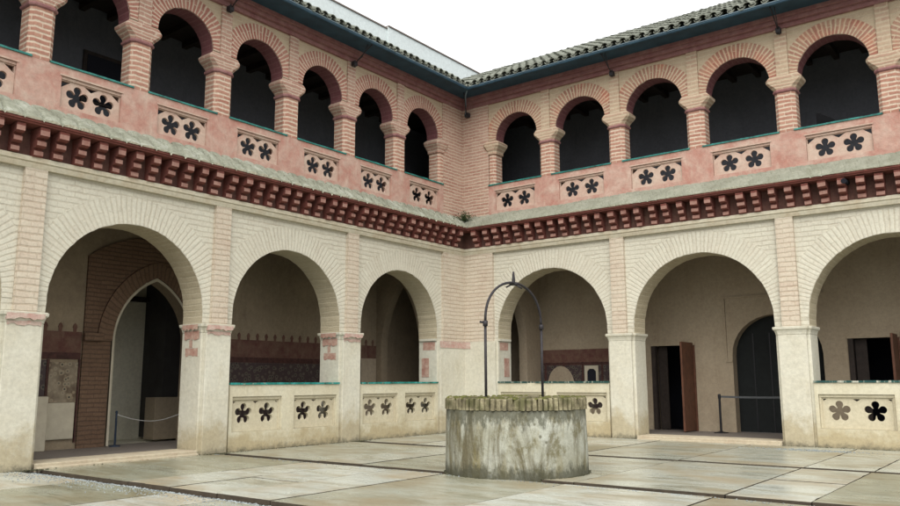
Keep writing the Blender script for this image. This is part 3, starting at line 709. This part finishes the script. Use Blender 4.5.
    mb.face([(X(RD), -RD, zr(RD)), (X(t1), -RD, zr(RD)), (X(t1), -RD + 3, zr(RD) - 1.6), (X(RD), -RD + 3, zr(RD) - 1.6)], None, 'roof')
    mb.build('roof_deck', root)
    mb = MB(); mb.tube([(X(RD + .0), -RD, zr(RD) - .10), (X(t1), -RD, zr(RD) - .10)], .09, 'roof', 10); mb.build('ridge', root)

    # ---- galleries behind
    BW = 2.4; E2 = TEND
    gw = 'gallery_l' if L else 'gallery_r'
    mb = MB(); mb.box(X(-.65), X(E2), .66, BW + .3, -.06, .08, 'gfloor'); part(mb, 'gallery_floor')
    mb = MB(); mb.box(X(-2.4), X(E2), .52, BW, 5.02, 5.4, gw); part(mb, 'gallery_ceiling')
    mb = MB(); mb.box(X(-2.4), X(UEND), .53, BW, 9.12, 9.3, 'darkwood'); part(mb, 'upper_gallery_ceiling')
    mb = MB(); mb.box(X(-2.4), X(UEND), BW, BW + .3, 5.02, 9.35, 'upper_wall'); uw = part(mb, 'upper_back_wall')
    nbm = int((UEND - .4) / .61)
    for q in range(nbm):
        t = .9 + q * .61
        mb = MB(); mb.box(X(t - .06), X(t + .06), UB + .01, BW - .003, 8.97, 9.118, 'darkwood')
        if q == 0: bm0 = part(mb, 'ceiling_beam', (X(t), 0, 9.0))
        else: dup(bm0, (X(t) - X(.9), 0, 0))
    mb = MB(); mb.box(X(-2.4), X(E2), .53, BW, 5.405, 5.6, 'gfloor'); part(mb, 'upper_gallery_floor')
    mb = MB(); mb.box(X(E2 - .02), X(E2 + .25), .66, BW + .3, 0, 9.2, gw); part(mb, 'end_wall')
    def rect_hole(x0, x1, z0, z1): return [(X(x0), z0), (X(x1), z0), (X(x1), z1), (X(x0), z1)]
    def arch_hole(x0, x1, z0, zs, rise, n=16, pointed=False):
        h = (x1 - x0) / 2; cc = (x0 + x1) / 2
        if not pointed: a_ = [(cc + h * math.cos(q), zs + rise * math.sin(q)) for q in (PI * (1 - i / n) for i in range(n + 1))]
        else:
            R = (h * h + rise * rise) / (2 * h); f = math.acos((R - h) / R)
            lft = [(x0 + R - R * math.cos(f * i / n), zs + R * math.sin(f * i / n)) for i in range(n + 1)]
            a_ = lft + [(2 * cc - x, z) for x, z in reversed(lft[:-1])]
        return [(x0, z0)] + a_ + [(x1, z0)]
    xs = lambda poly: [(X(x), z) for x, z in poly]
    holes = []
    if L:
        portal = arch_hole(7.06, 8.94, .02, 2.18, 1.38, pointed=True)
        holes = [xs(portal)]
    else:
        doorA = (4.46, 5.52, 2.28); doorB = (9.22, 10.16, 2.32)
        niche = arch_hole(6.52, 8.62, .02, 1.95, .98)
        holes = [rect_hole(doorA[0], doorA[1], .02, doorA[2]), rect_hole(doorB[0], doorB[1], .02, doorB[2]), xs(niche)]
    mb = MB(); mb.plate([(X(-2.4), -.05), (X(E2), -.05), (X(E2), 5.02), (X(-2.4), 5.02)], holes, BW, BW + .35, gw)
    bw_ = part(mb, 'back_wall')
    # wall across the gallery at the inner corner, pierced by a pointed arch
    da = arch_hole(.66, 1.66, -.02, 2.3, 1.35, 14, True) if not L else arch_hole(.80, 2.20, -.02, 2.2, 1.9, 14, True)
    mb = MB(); mb.plate([(.655, 0), (BW - .002, 0), (BW - .002, 5.02), (.655, 5.02)], [[(y, max(.1, z)) for y, z in da]], .72, .98, gw)
    mb.v = [(X(v[1]), v[0], v[2]) for v in mb.v]
    part(mb, 'cross_wall')
    def room(x0, x1, z0, z1, d, m, name='room'):
        mb = MB(); mb.box(X(x0), X(x1), BW + .351, BW + .35 + d, z0, z1, m, 'f'); return part(mb, name)
    if L:
        room(5.4, 9.9, .0, 4.4, 2.2, 'room_wall', 'chapel_room')
        mb = MB(); mb.box(X(5.5), X(9.8), BW + 2.3, BW + 2.5, 3.30, 3.41, 'darkwood'); mb.box(X(5.5), X(6.67), BW + 1.6, BW + 2.5, .05, 3.9, 'dim'); mb.box(X(5.5), X(7.1), BW + 1.2, BW + 1.59, .05, 1.0, 'gallery_r')  # beam, low wall, and a dark block standing in for the room's shade
        part(mb, 'room_fittings')
        # brick surround with curved head
        head = [(9.54, .08), (9.54, 3.88)] + [(9.54 - (9.54 - 6.46) * i / 16, 3.88 + .55 * math.sin(PI * i / 16) ** .8) for i in range(1, 16)] + [(6.46, 3.88), (6.46, .08)]
        inner = arch_hole(7.03, 8.97, .08, 2.18, 1.41, pointed=True)
        mb = MB(); poly = head + list(inner)
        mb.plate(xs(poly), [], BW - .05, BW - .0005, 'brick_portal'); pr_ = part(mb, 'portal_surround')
        mb = MB()
        i0 = arch_hole(7.05, 8.95, .09, 2.18, 1.40, 20, True)[1:-1]; i1 = arch_hole(6.73, 9.27, .09, 2.18, 1.73, 20, True)[1:-1]; acc = 0
        for k in range(len(i0) - 1):
            d = math.dist(i0[k], i0[k + 1]); a_, b_, c_, d_ = i0[k], i0[k + 1], i1[k + 1], i1[k]
            Q = lambda p, y: (X(p[0]), y, p[1])
            mb.face([Q(a_, BW - .085), Q(b_, BW - .085), Q(c_, BW - .085), Q(d_, BW - .085)], [(.1, acc), (.1, acc + d), (.4, acc + d), (.4, acc)], 'ring_portal')
            mb.face([Q(d_, BW - .085), Q(c_, BW - .085), Q(c_, BW - .05), Q(d_, BW - .05)], None, 'frieze_dark')
            mb.face([Q(a_, BW - .085), Q(b_, BW - .085), Q(b_, BW - .04), Q(a_, BW - .04)], None, 'ring_portal')
            acc += d
        mb.build('voussoir_ring', pr_)
        mb = MB(); tr = arch_hole(7.06, 8.94, .09, 2.18, 1.385, 20, True); ti = arch_hole(7.11, 8.89, .09, 2.18, 1.32, 20, True)
        for k in range(len(tr) - 1):
            a_, b_, c_, d_ = tr[k], tr[k + 1], ti[k + 1], ti[k]
            Q = lambda p, y: (X(p[0]), y, p[1])
            mb.face([Q(a_, BW - .06), Q(b_, BW - .06), Q(c_, BW - .06), Q(d_, BW - .06)], None, 'pale_trim'); mb.face([Q(d_, BW - .06), Q(c_, BW - .06), Q(c_, BW + .3), Q(d_, BW + .3)], None, 'gallery_l')
        mb.build('pale_trim', pr_)
        mb = MB(); mb.box(X(9.56), X(9.18), BW - .14, BW - .051, 2.17, 2.32, 'brick_portal'); mb.box(X(6.44), X(6.82), BW - .14, BW - .051, 2.17, 2.32, 'brick_portal'); mb.build('impost', pr_)
        # painted dado of the left gallery
        def dado(x0, x1, name='painted_dado', dark=True, pat=None):
            mb = MB(); mb.box(X(x0), X(x1), BW - .012, BW - .0005, 1.93, 2.34, 'fresco_red')
            n = int(abs(x1 - x0) / .26)
            for k in range(n):
                x = x0 + (x1 - x0) * (k + .5) / n
                mb.plate(xs([(x - .03, 2.341), (x - .035, 2.40), (x - .05, 2.43), (x - .03, 2.48), (x, 2.51), (x + .03, 2.48), (x + .05, 2.43), (x + .035, 2.40), (x + .03, 2.341)]), [], BW - .012, BW - .0005, 'fresco_red')
            mb.box(X(x0), X(x1), BW - .016, BW - .0005, 1.80, 1.928, 'frieze_dark')
            if dark: mb.box(X(x0), X(x1), BW - .014, BW - .0005, .2, 1.798, 'darktile')
            return part(mb, name)
        dado(9.56, 11.3, dark=False); dado(.99, 6.42)
        mb = MB(); mb.box(X(9.60), X(10.16), BW - .02, BW - .0005, .97, 1.74, 'pattern'); mb.box(X(10.22), X(11.3), BW - .02, BW - .0005, 1.1, 1.78, 'darktile')
        mb.box(X(9.565), X(9.598), BW - .04, BW - .0005, .2, 1.80, 'frieze_dark'); mb.box(X(10.165), X(10.215), BW - .03, BW - .0005, 1.1, 1.79, 'frieze_dark'); part(mb, 'tile_panel')
        mb = MB(); mb.box(X(9.62), X(10.18), BW - .06, BW - .0005, .27, .965, 'pale_trim'); mb.box(X(10.2), X(10.42), BW - .18, BW - .0005, .08, 1.09, 'pale_trim'); part(mb, 'plaster_plinth', bevel=.02)
        mb = MB(); mb.box(X(1.0), X(1.6), BW - .03, BW - .0145, .3, 1.98, 'gallery_r'); part(mb, 'plaster_panel')
        # upper gallery window
        mb = MB(); mb.box(X(8.9), X(9.95), BW - .04, BW - .0005, 7.05, 8.15, 'darkwood'); mb.build('window', root)
        mb = MB(); mb.box(X(8.98), X(9.87), BW - .055, BW - .041, 7.1, 8.07, 'dark'); mb.build('shutter', root)
    else:
        for (x0, x1, zt_) in (doorA, doorB):
            room(x0 - .4, x1 + .4, .02, zt_ + .3, 1.5, 'dark', 'door_room')  # room coloured black in place of the shade behind the door
            mb = MB(); f = .09
            mb.box(X(x0 - .06), X(x0 + .05), BW - .03, BW + .12, .081, zt_ - .04, 'darkwood'); mb.box(X(x1 - .05), X(x1 + .05), BW - .03, BW + .12, .081, zt_ - .04, 'redwood'); mb.box(X(x0 - .08), X(x1 + .06), BW - .035, BW + .12, zt_ - .038, zt_ + .055, 'gallery_r')
            df = part(mb, 'door_frame')
            mb = MB(); lw = x1 - x0 - .30
            mb.box(X(x1 - .035), X(x1 + .015), BW - .04 - lw, BW - .04, .10, zt_ + .02, 'redwood')
            for (za, zb) in ((.22, .95), (1.05, zt_ - .12)):
                for (ya, yb) in ((BW - .04 - lw + .1, BW - .04 - lw * .53), (BW - .04 - lw * .47, BW - .14)):
                    mb.box(X(x1 - .05), X(x1 - .0352), ya, yb, za, zb, 'redwood')
            dl = mb.build('door_leaf', df, bevel=.006)
            mb = MB(); mb.box(X(x1 - .075), X(x1 - .036), BW - lw + .02, BW - lw + .05, 1.0, 1.12, 'blackmetal')
            dl2 = mb.build('handle', df)
            mb = MB(); mb.box(X(x0 + .055), X(x0 + .30), BW + .16, BW + .20, .10, zt_ - .05, 'darkwood'); mb.build('door_leaf', df)
        # arched doorway with a dark door
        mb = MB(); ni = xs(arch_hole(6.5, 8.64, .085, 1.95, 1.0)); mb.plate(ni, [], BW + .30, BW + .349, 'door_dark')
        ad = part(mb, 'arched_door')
        mb = MB()
        for kx in (6.95, 7.35, 7.75, 8.15):
            mb.box(X(kx - .015), X(kx + .015), BW + .285, BW + .2995, .1, 2.5, 'blackmetal')
        mb.build('planks', ad)
        # incised frame line beside the arched door
        mb = MB(); mb.box(X(6.36), X(6.40), BW - .035, BW - .0005, 1.79, 3.42, 'gallery_r'); mb.box(X(6.401), X(8.7), BW - .035, BW - .0005, 3.38, 3.42, 'gallery_r'); mb.box(X(6.401), X(6.52), BW - .03, BW - .0005, 1.79, 1.83, 'gallery_r')
        part(mb, 'wall_moulding')
        # painted dado in the first bay
        mb = MB(); mb.box(X(.99), X(4.2), BW - .012, BW - .0005, 1.86, 2.22, 'fresco_red'); mb.box(X(.99), X(4.2), BW - .016, BW - .0005, 1.78, 1.858, 'frieze_dark')
        mb.box(X(.99), X(4.2), BW - .013, BW - .0005, .6, 1.778, 'darktile')
        for kx in (1.15, 1.75, 2.35, 2.95, 3.55, 4.1): mb.box(X(kx - .03), X(kx + .03), BW - .02, BW - .0135, .6, 1.86, 'frieze_dark')
        part(mb, 'painted_dado')
        mb = MB(); mb.plate(xs(arch_hole(1.22, 2.08, .6, 1.2, .56, 12)), [], BW - .024, BW - .0205, 'gallery_r'); part(mb, 'pale_patch')
        mb = MB(); mb.plate(xs([(2.42, 1.0), (2.84, 1.0), (2.84, 1.76), (2.42, 1.76)]), [xs([(2.50, 1.05), (2.77, 1.05), (2.77, 1.60), (2.70, 1.67), (2.57, 1.67), (2.50, 1.60)])], BW - .05, BW - .0205, 'pale_trim'); part(mb, 'niche_frame')
        mb = MB(); mb.box(X(2.49), X(2.78), BW - .021, BW - .0205 + .0002, 1.02, 1.7, 'dark'); part(mb, 'niche')  # flat dark plate stands in for the shade inside the niche

RW_ = empty('cloister_wing'); wing('R', RW_)
tag(RW_, 'two storey brick arcade wing with an open red brown door, right of the inner corner', 'building', 'wings of the cloister')
LW_ = empty('cloister_wing', (0, 0, 0), PI / 2); wing('L', LW_)
tag(LW_, 'two storey brick arcade wing with a brick portal in its gallery, left of the corner', 'building', 'wings of the cloister')

# ------------------------------------------------------------------ paving
mb = MB(); mb.face([(-200, -200, -.06), (200, -200, -.06), (200, 200, -.06), (-200, 200, -.06)], None, 'gravelbed')
tag(mb.build('ground'), kind='structure')
mb = MB(); rs = random.Random(12)
bands = [(-.0, -4.14), (-4.36, -7.86), (-8.12, -11.38), (-11.72, -15.1), (-15.4, -18.9), (-19.2, -23)]
for bi, (ya, yb) in enumerate(bands):
    x = .05; offs = [(8.63 % 1.0), .63, .61, .1, .4, .7][bi]
    cuts = [.0] + [offs + k * 1.0 + rs.uniform(-.03, .03) for k in range(1, 24)]
    k = 0
    while k < len(cuts) - 1:
        n = 1 if rs.random() < .62 else 2
        x0, x1 = cuts[k], cuts[min(k + n, len(cuts) - 1)]; k += n
        # planks of stone: one or two pieces across the band
        ys = [ya, yb] if rs.random() < .6 else [ya, ya + (yb - ya) * rs.uniform(.35, .65), yb]
        for y0, y1 in zip(ys, ys[1:]):
            g = .008; zt = rs.uniform(-.004, .004); tn = (rs.random() ** 1.5, rs.random(), rs.random())
            dz = [rs.uniform(-.003, .003) for _ in range(4)]
            q0, q1 = y0 - g * (y0 != ya), y1 + g * (y1 != yb); jt = lambda: rs.gauss(0, .0035) + (rs.uniform(.006, .02) if rs.random() < .06 else 0)
            xa_, xb_ = x0 + g, x1 - g; nx = max(2, int((xb_ - xa_) / .16)); ny = max(2, int((q0 - q1) / .16))
            T = [(xa_ + (xb_ - xa_) * i / nx, q0 - abs(jt()), zt) for i in range(nx)] + [(xb_ - abs(jt()), q0 + (q1 - q0) * i / ny, zt) for i in range(ny)]
            T += [(xb_ + (xa_ - xb_) * i / nx, q1 + abs(jt()), zt) for i in range(nx)] + [(xa_ + abs(jt()), q1 + (q0 - q1) * i / ny, zt) for i in range(ny)]
            mb.face(T, None, 'slab', tone=tn)
            for a_, b_ in zip(T, T[1:] + T[:1]):
                mb.face([a_, b_, (b_[0], b_[1], -.058), (a_[0], a_[1], -.058)], None, 'slab_edge')
tag(mb.build('courtyard_paving', weld=False), kind='structure')
# loose pebbles in the open channels
bm = bmesh.new(); bmesh.ops.create_icosphere(bm, subdivisions=1, radius=1); iv = [v.co.copy() for v in bm.verts]; ifc = [[v.index for v in f.verts] for f in bm.faces]; bm.free()
vs, fs = [], []
def pebble(x, y, z, r):
    i = len(vs); a = rs.uniform(0, 6.3); sx, sy, sz = r * rs.uniform(.7, 1.3), r * rs.uniform(.7, 1.3), r * rs.uniform(.5, .8)
    for c in iv:
        px, py = c.x * sx, c.y * sy
        vs.append((x + px * math.cos(a) - py * math.sin(a), y + px * math.sin(a) + py * math.cos(a), z + c.z * sz))
    fs.extend([[i + q for q in f] for f in ifc])
for (y0, y1, n, xa, xb) in ((-8.12, -7.86, 3200, .1, 14), (-11.72, -11.38, 5200, .05, 9)):
    for _ in range(n): pebble(rs.uniform(xa, xb), y0 + (y1 - y0) * rs.random() * .72, -.056 + rs.uniform(0, .018), rs.uniform(.009, .021))
for _ in range(500): pebble(rs.gauss(9.0, .5), rs.gauss(-.9, .1), rs.uniform(0, .004), rs.uniform(.006, .014))
for _ in range(700):
    x = rs.uniform(.2, 8); pebble(x, -11.75 - abs(rs.gauss(0, .22)), .004, rs.uniform(.005, .013))
for _ in range(300):
    x = rs.uniform(.2, 12); pebble(x, -8.15 - abs(rs.gauss(0, .08)), .004, rs.uniform(.005, .011))
me = bpy.data.meshes.new('gravel'); me.from_pydata(vs, [], fs); me.materials.append(M['pebble']); go = bpy.data.objects.new('gravel', me); C.objects.link(go); tag(go, kind='stuff')

# low moss and grit along the foot of the well and the walls
mb = MB(); rz_ = random.Random(77)
def clump(x, y, r): mb.lathe(x, y, [(r, -.004), (r * .8, r * .35), (r * .3, r * .6), (0, r * .65)], 'ground_moss', 6, True)
for _ in range(700):
    a = rz_.uniform(0, 2 * PI); d = 1.084 + abs(rz_.gauss(0, .014))
    if math.sin(a * 3 + 1) + rz_.uniform(-1, 1) < -.2: continue
    clump(6.27 + d * math.cos(a), -7.18 + d * math.sin(a), rz_.uniform(.005, .016))
for _ in range(700):
    t = rz_.uniform(.1, 13); clump(t, -.055 - abs(rz_.gauss(0, .018)), rz_.uniform(.005, .016))
for _ in range(700):
    t = rz_.uniform(.1, 13); clump(.055 + abs(rz_.gauss(0, .018)), -t, rz_.uniform(.005, .016))
for tc in (4.1, 8.05, 11.5):
    for _ in range(60): clump(.07 + abs(rz_.gauss(0, .05)), -tc + rz_.gauss(0, .12), rz_.uniform(.008, .024))
tag(mb.build('moss', weld=False), kind='stuff')
# ------------------------------------------------------------------ well
WX, WY, WR = 6.27, -7.18, 1.084
well = empty('stone_well', (WX, WY, 0)); tag(well, 'round stained concrete well with an iron hoop standing in the courtyard', 'well')
mb = MB(); rw = random.Random(4); n = 72
prof = [(WR - .004, -.055), (WR, .05), (WR - .004, .35), (WR - .012, .65), (WR - .02, .93), (.66, .935), (.64, .2), (.0, .2)]
rings = []
for r, z in prof:
    rings.append([(r * (1 + (.004 * math.sin(3 * a + z * 2) + .003 * math.sin(7 * a + 1)) * (r > .9)) * math.cos(a), r * (1 + (.004 * math.sin(3 * a + z * 2) + .003 * math.sin(7 * a + 1)) * (r > .9)) * math.sin(a), z) for a in (2 * PI * i / n for i in range(n))])
for a_, b_ in zip(rings[:-1], rings[1:]):
    for i in range(n):
        j = (i + 1) % n; q = [a_[i], a_[j], b_[j], b_[i]]
        if math.dist(b_[i], b_[j]) < 1e-5: q = q[:3]
        mb.face(q, None, 'well', True)
mb.build('drum', well)
mb = MB(); nb = 80
for i in range(nb):
    a0 = 2 * PI * (i + .1) / nb; a1 = 2 * PI * (i + .74) / nb
    ro_, ri_ = WR - .004 + rw.uniform(-.014, .014), .62; zt = 1.105 + rw.uniform(-.014, .010); zb = .936
    cs = lambda a, r, z: (r * math.cos(a), r * math.sin(a), z)
    b0 = [cs(a0, ri_, zb), cs(a1, ri_, zb), cs(a1, ro_, zb), cs(a0, ro_, zb)]; t0 = [cs(a0, ri_, zt), cs(a1, ri_, zt), cs(a1, ro_ - .012, zt), cs(a0, ro_ - .012, zt)]; t00 = [cs(a0, ri_, zt - .02), cs(a1, ri_, zt - .02), cs(a1, ro_, zt - .02), cs(a0, ro_, zt - .02)]
    mb.loft([b0, t00, t0], 'wellrim')
rim = mb.build('brick_rim', well)
mb = MB(); mb.lathe(0, 0, [(.63, .94), (.63, 1.10), (WR - .05, 1.10), (WR - .035, .94)], 'wellrim', 60)
rq = random.Random(8)
for _ in range(170):
    a = rq.uniform(0, 2 * PI); r = rq.uniform(.68, WR - .02); hh = rq.uniform(.008, .03); ww = rq.uniform(.015, .05)
    mb.lathe(r * math.cos(a), r * math.sin(a), [(ww, 1.09), (ww * .7, 1.10 + hh * .8), (0, 1.10 + hh)], 'moss', 6, True)
mb.build('moss', rim)
# iron hoop
uu = Vector((-.542, .840, 0)); vv = Vector((.84, .542, 0)); hd = (.435 * vv + .50 * uu)
zs, za = 2.20, 2.86
for s in (-1, 1):
    mb = MB(); p = hd * s
    mb.tube([(p.x, p.y, 1.0), (p.x, p.y, zs + .02)], .021, 'iron', 8)
    mb.tube([(p.x, p.y, zs - .03), (p.x, p.y, zs + .05)], .038, 'iron', 8)
    e = -.085 if s < 0 else .02
    mb.tube([(p.x, p.y, zs + .02), (p.x + vv.x * e, p.y + vv.y * e, zs + .035)], .018, 'iron', 6)
    mb.build('iron_post', well)
mb = MB(); hoop = []
for i in range(25):
    a = PI * i / 24; c_ = -math.cos(a)
    hoop.append((hd.x * c_ * (1.0), hd.y * c_, zs + .02 + (za - zs) * math.sin(a) ** .85))
mb.tube(hoop, .020, 'iron', 8); ho = mb.build('iron_hoop', well)
mb = MB(); mb.tube([(0, 0, za - .02), (0, 0, za + .06), (0, 0, za + .16), (0, 0, za + .20)], [.03, .028, .018, .012], 'iron', 8)
mb.tube([(-.07 * vv.x, -.07 * vv.y, za + .0), (.07 * vv.x, .07 * vv.y, za + .0)], .026, 'iron', 8); mb.tube([(-.05 * uu.x, -.05 * uu.y, za + .03), (.05 * uu.x, .05 * uu.y, za + .03)], .02, 'iron', 6)
mb.tube([(.02 * vv.x, .02 * vv.y, za + .0), (.13 * vv.x, .13 * vv.y, za - .07)], .016, 'iron', 6); mb.tube([(-.02 * vv.x, -.02 * vv.y, za), (-.12 * vv.x, -.12 * vv.y, za - .05)], .014, 'iron', 6)
mb.build('finial', ho)

# ------------------------------------------------------------------ barriers
def barrier_post(x, y, z, label, belt_to=None):
    t = empty('barrier_post', (x, y, z)); tag(t, label, 'barrier post', 'belt barrier posts in the right gallery')
    mb = MB(); mb.lathe(0, 0, [(0, .0), (.17, 0), (.17, .018), (.05, .035), (.03, .05)], 'blackmetal', 20); mb.build('foot', t)
    mb = MB(); mb.lathe(0, 0, [(.028, .03), (.028, .86)], 'blackmetal', 14, True); mb.build('pole', t)
    mb = MB(); mb.lathe(0, 0, [(.036, .82), (.038, .90), (.03, .93), (0, .935)], 'blackmetal', 14); mb.build('head', t)
    if belt_to:
        mb = MB(); n = 10; x1, y1 = belt_to[0] - x, belt_to[1] - y
        P = [(x1 * i / n, y1 * i / n, .87 - .012 * math.sin(PI * i / n)) for i in range(n + 1)]
        for a_, b_ in zip(P, P[1:]):
            for zz in ((-.024, .024),):
                mb.face([(a_[0], a_[1] - .002, a_[2] + zz[0]), (b_[0], b_[1] - .002, b_[2] + zz[0]), (b_[0], b_[1] - .002, b_[2] + zz[1]), (a_[0], a_[1] - .002, a_[2] + zz[1])], None, 'belt')
        mb.build('belt', t)
    return t
barrier_post(6.27, 2.0, .08, 'black barrier post with its belt drawn out, left of the dark arched door', (8.05, 1.95))
barrier_post(8.05, 1.95, .08, 'black barrier post at the far end of the belt, behind the pier')
def rope_post(x, y, label, rope=None):
    t = empty('rope_post', (x, y, .08)); tag(t, label, 'rope post', 'rope posts across the brick portal')
    mb = MB(); mb.lathe(0, 0, [(0, 0), (.11, 0), (.10, .02), (.02, .03), (.02, .66), (.028, .67), (.02, .70), (0, .71)], 'post_blue', 12); mb.build('pole', t)
    if rope:
        mb = MB(); n = 14; mb.tube([(rope[0] * i / n, rope[1] * i / n, .63 - .20 * math.sin(PI * i / n) + .08 * i / n) for i in range(n + 1)], .008, 'rope', 6); mb.build('rope', t)
    return t
rope_post(-2.2, -8.83, 'thin dark blue rope post at the brick jamb, holding one end of the sagging rope', (0, 1.75))
rope_post(-2.2, -7.04, 'thin dark blue rope post behind the pier, at the far end of the sagging rope')

# ------------------------------------------------------------------ weeds on the ledge in the corner
wd = empty('weed_tuft', (.12, -.16, 5.80)); tag(wd, 'dark green weed tuft growing on the tiled ledge in the inner corner', 'weed')
mb = MB(); rg = random.Random(5)
for _ in range(420):
    a = rg.uniform(0, 2 * PI); d = abs(rg.gauss(0, .2)); x, y = d * math.cos(a) + .04, d * math.sin(a) - .04; h = rg.uniform(.08, .34) * max(.2, 1 - d * 1.6) + .03
    b = rg.uniform(0, 2 * PI); l = rg.uniform(.03, .07); z0 = -.06 + rg.uniform(0, 1) * h
    dx, dy = l * math.cos(b), l * math.sin(b)
    mb.face([(x, y, z0), (x + dx * .5 - dy * .25, y + dy * .5 + dx * .25, z0 + l * .5), (x + dx, y + dy, z0 + l * rg.uniform(.2, 1.0)), (x + dx * .5 + dy * .25, y + dy * .5 - dx * .25, z0 + l * .4)], None, 'weed')
mb.build('leaves', wd, weld=False)
mb = MB()
for _ in range(24):
    a = rg.uniform(0, 2 * PI); d = rg.uniform(0, .14); mb.tube([(d * .4 * math.cos(a), d * .4 * math.sin(a), -.12), (d * math.cos(a), d * math.sin(a), rg.uniform(.04, .18))], .004, 'weed', 4)
mb.build('stems', wd)

# ------------------------------------------------------------------ fixture on the right upper gallery sill
fx = empty('floodlight', (9.46, .30, 6.762)); tag(fx, 'small dark wedge shaped fixture behind the green sill of the upper right gallery', 'fixture')
mb = MB(); mb.plate([(-.14, .03), (.22, .03), (.22, .08), (-.04, .26), (-.14, .30)], [], -.07, .07, 'fixture'); mb.build('housing', fx, bevel=.01)
mb = MB(); mb.box(-.10, .16, -.05, .05, 0, .029, 'fixture'); mb.build('foot', fx)

# ------------------------------------------------------------------ white building behind the left wing
wb = empty('rendered_building', (-6.7, 4.0, 0)); tag(wb, 'plain white rendered building with a stepped parapet rising behind the left roof', 'building')
mb = MB(); mb.box(-8, .03, -8, .05, 0, 14.98, 'white_wall'); mb.build('lower_block', wb)
mb = MB(); mb.box(-8, .10, .051, 12, 0, 15.06, 'white_wall'); mb.build('upper_block', wb)
mb = MB(); mb.box(-8, .07, -8, .05, 14.981, 15.03, 'coping_edge'); mb.box(-8, .14, .0505, 12, 15.061, 15.11, 'coping_edge'); mb.build('coping', wb)
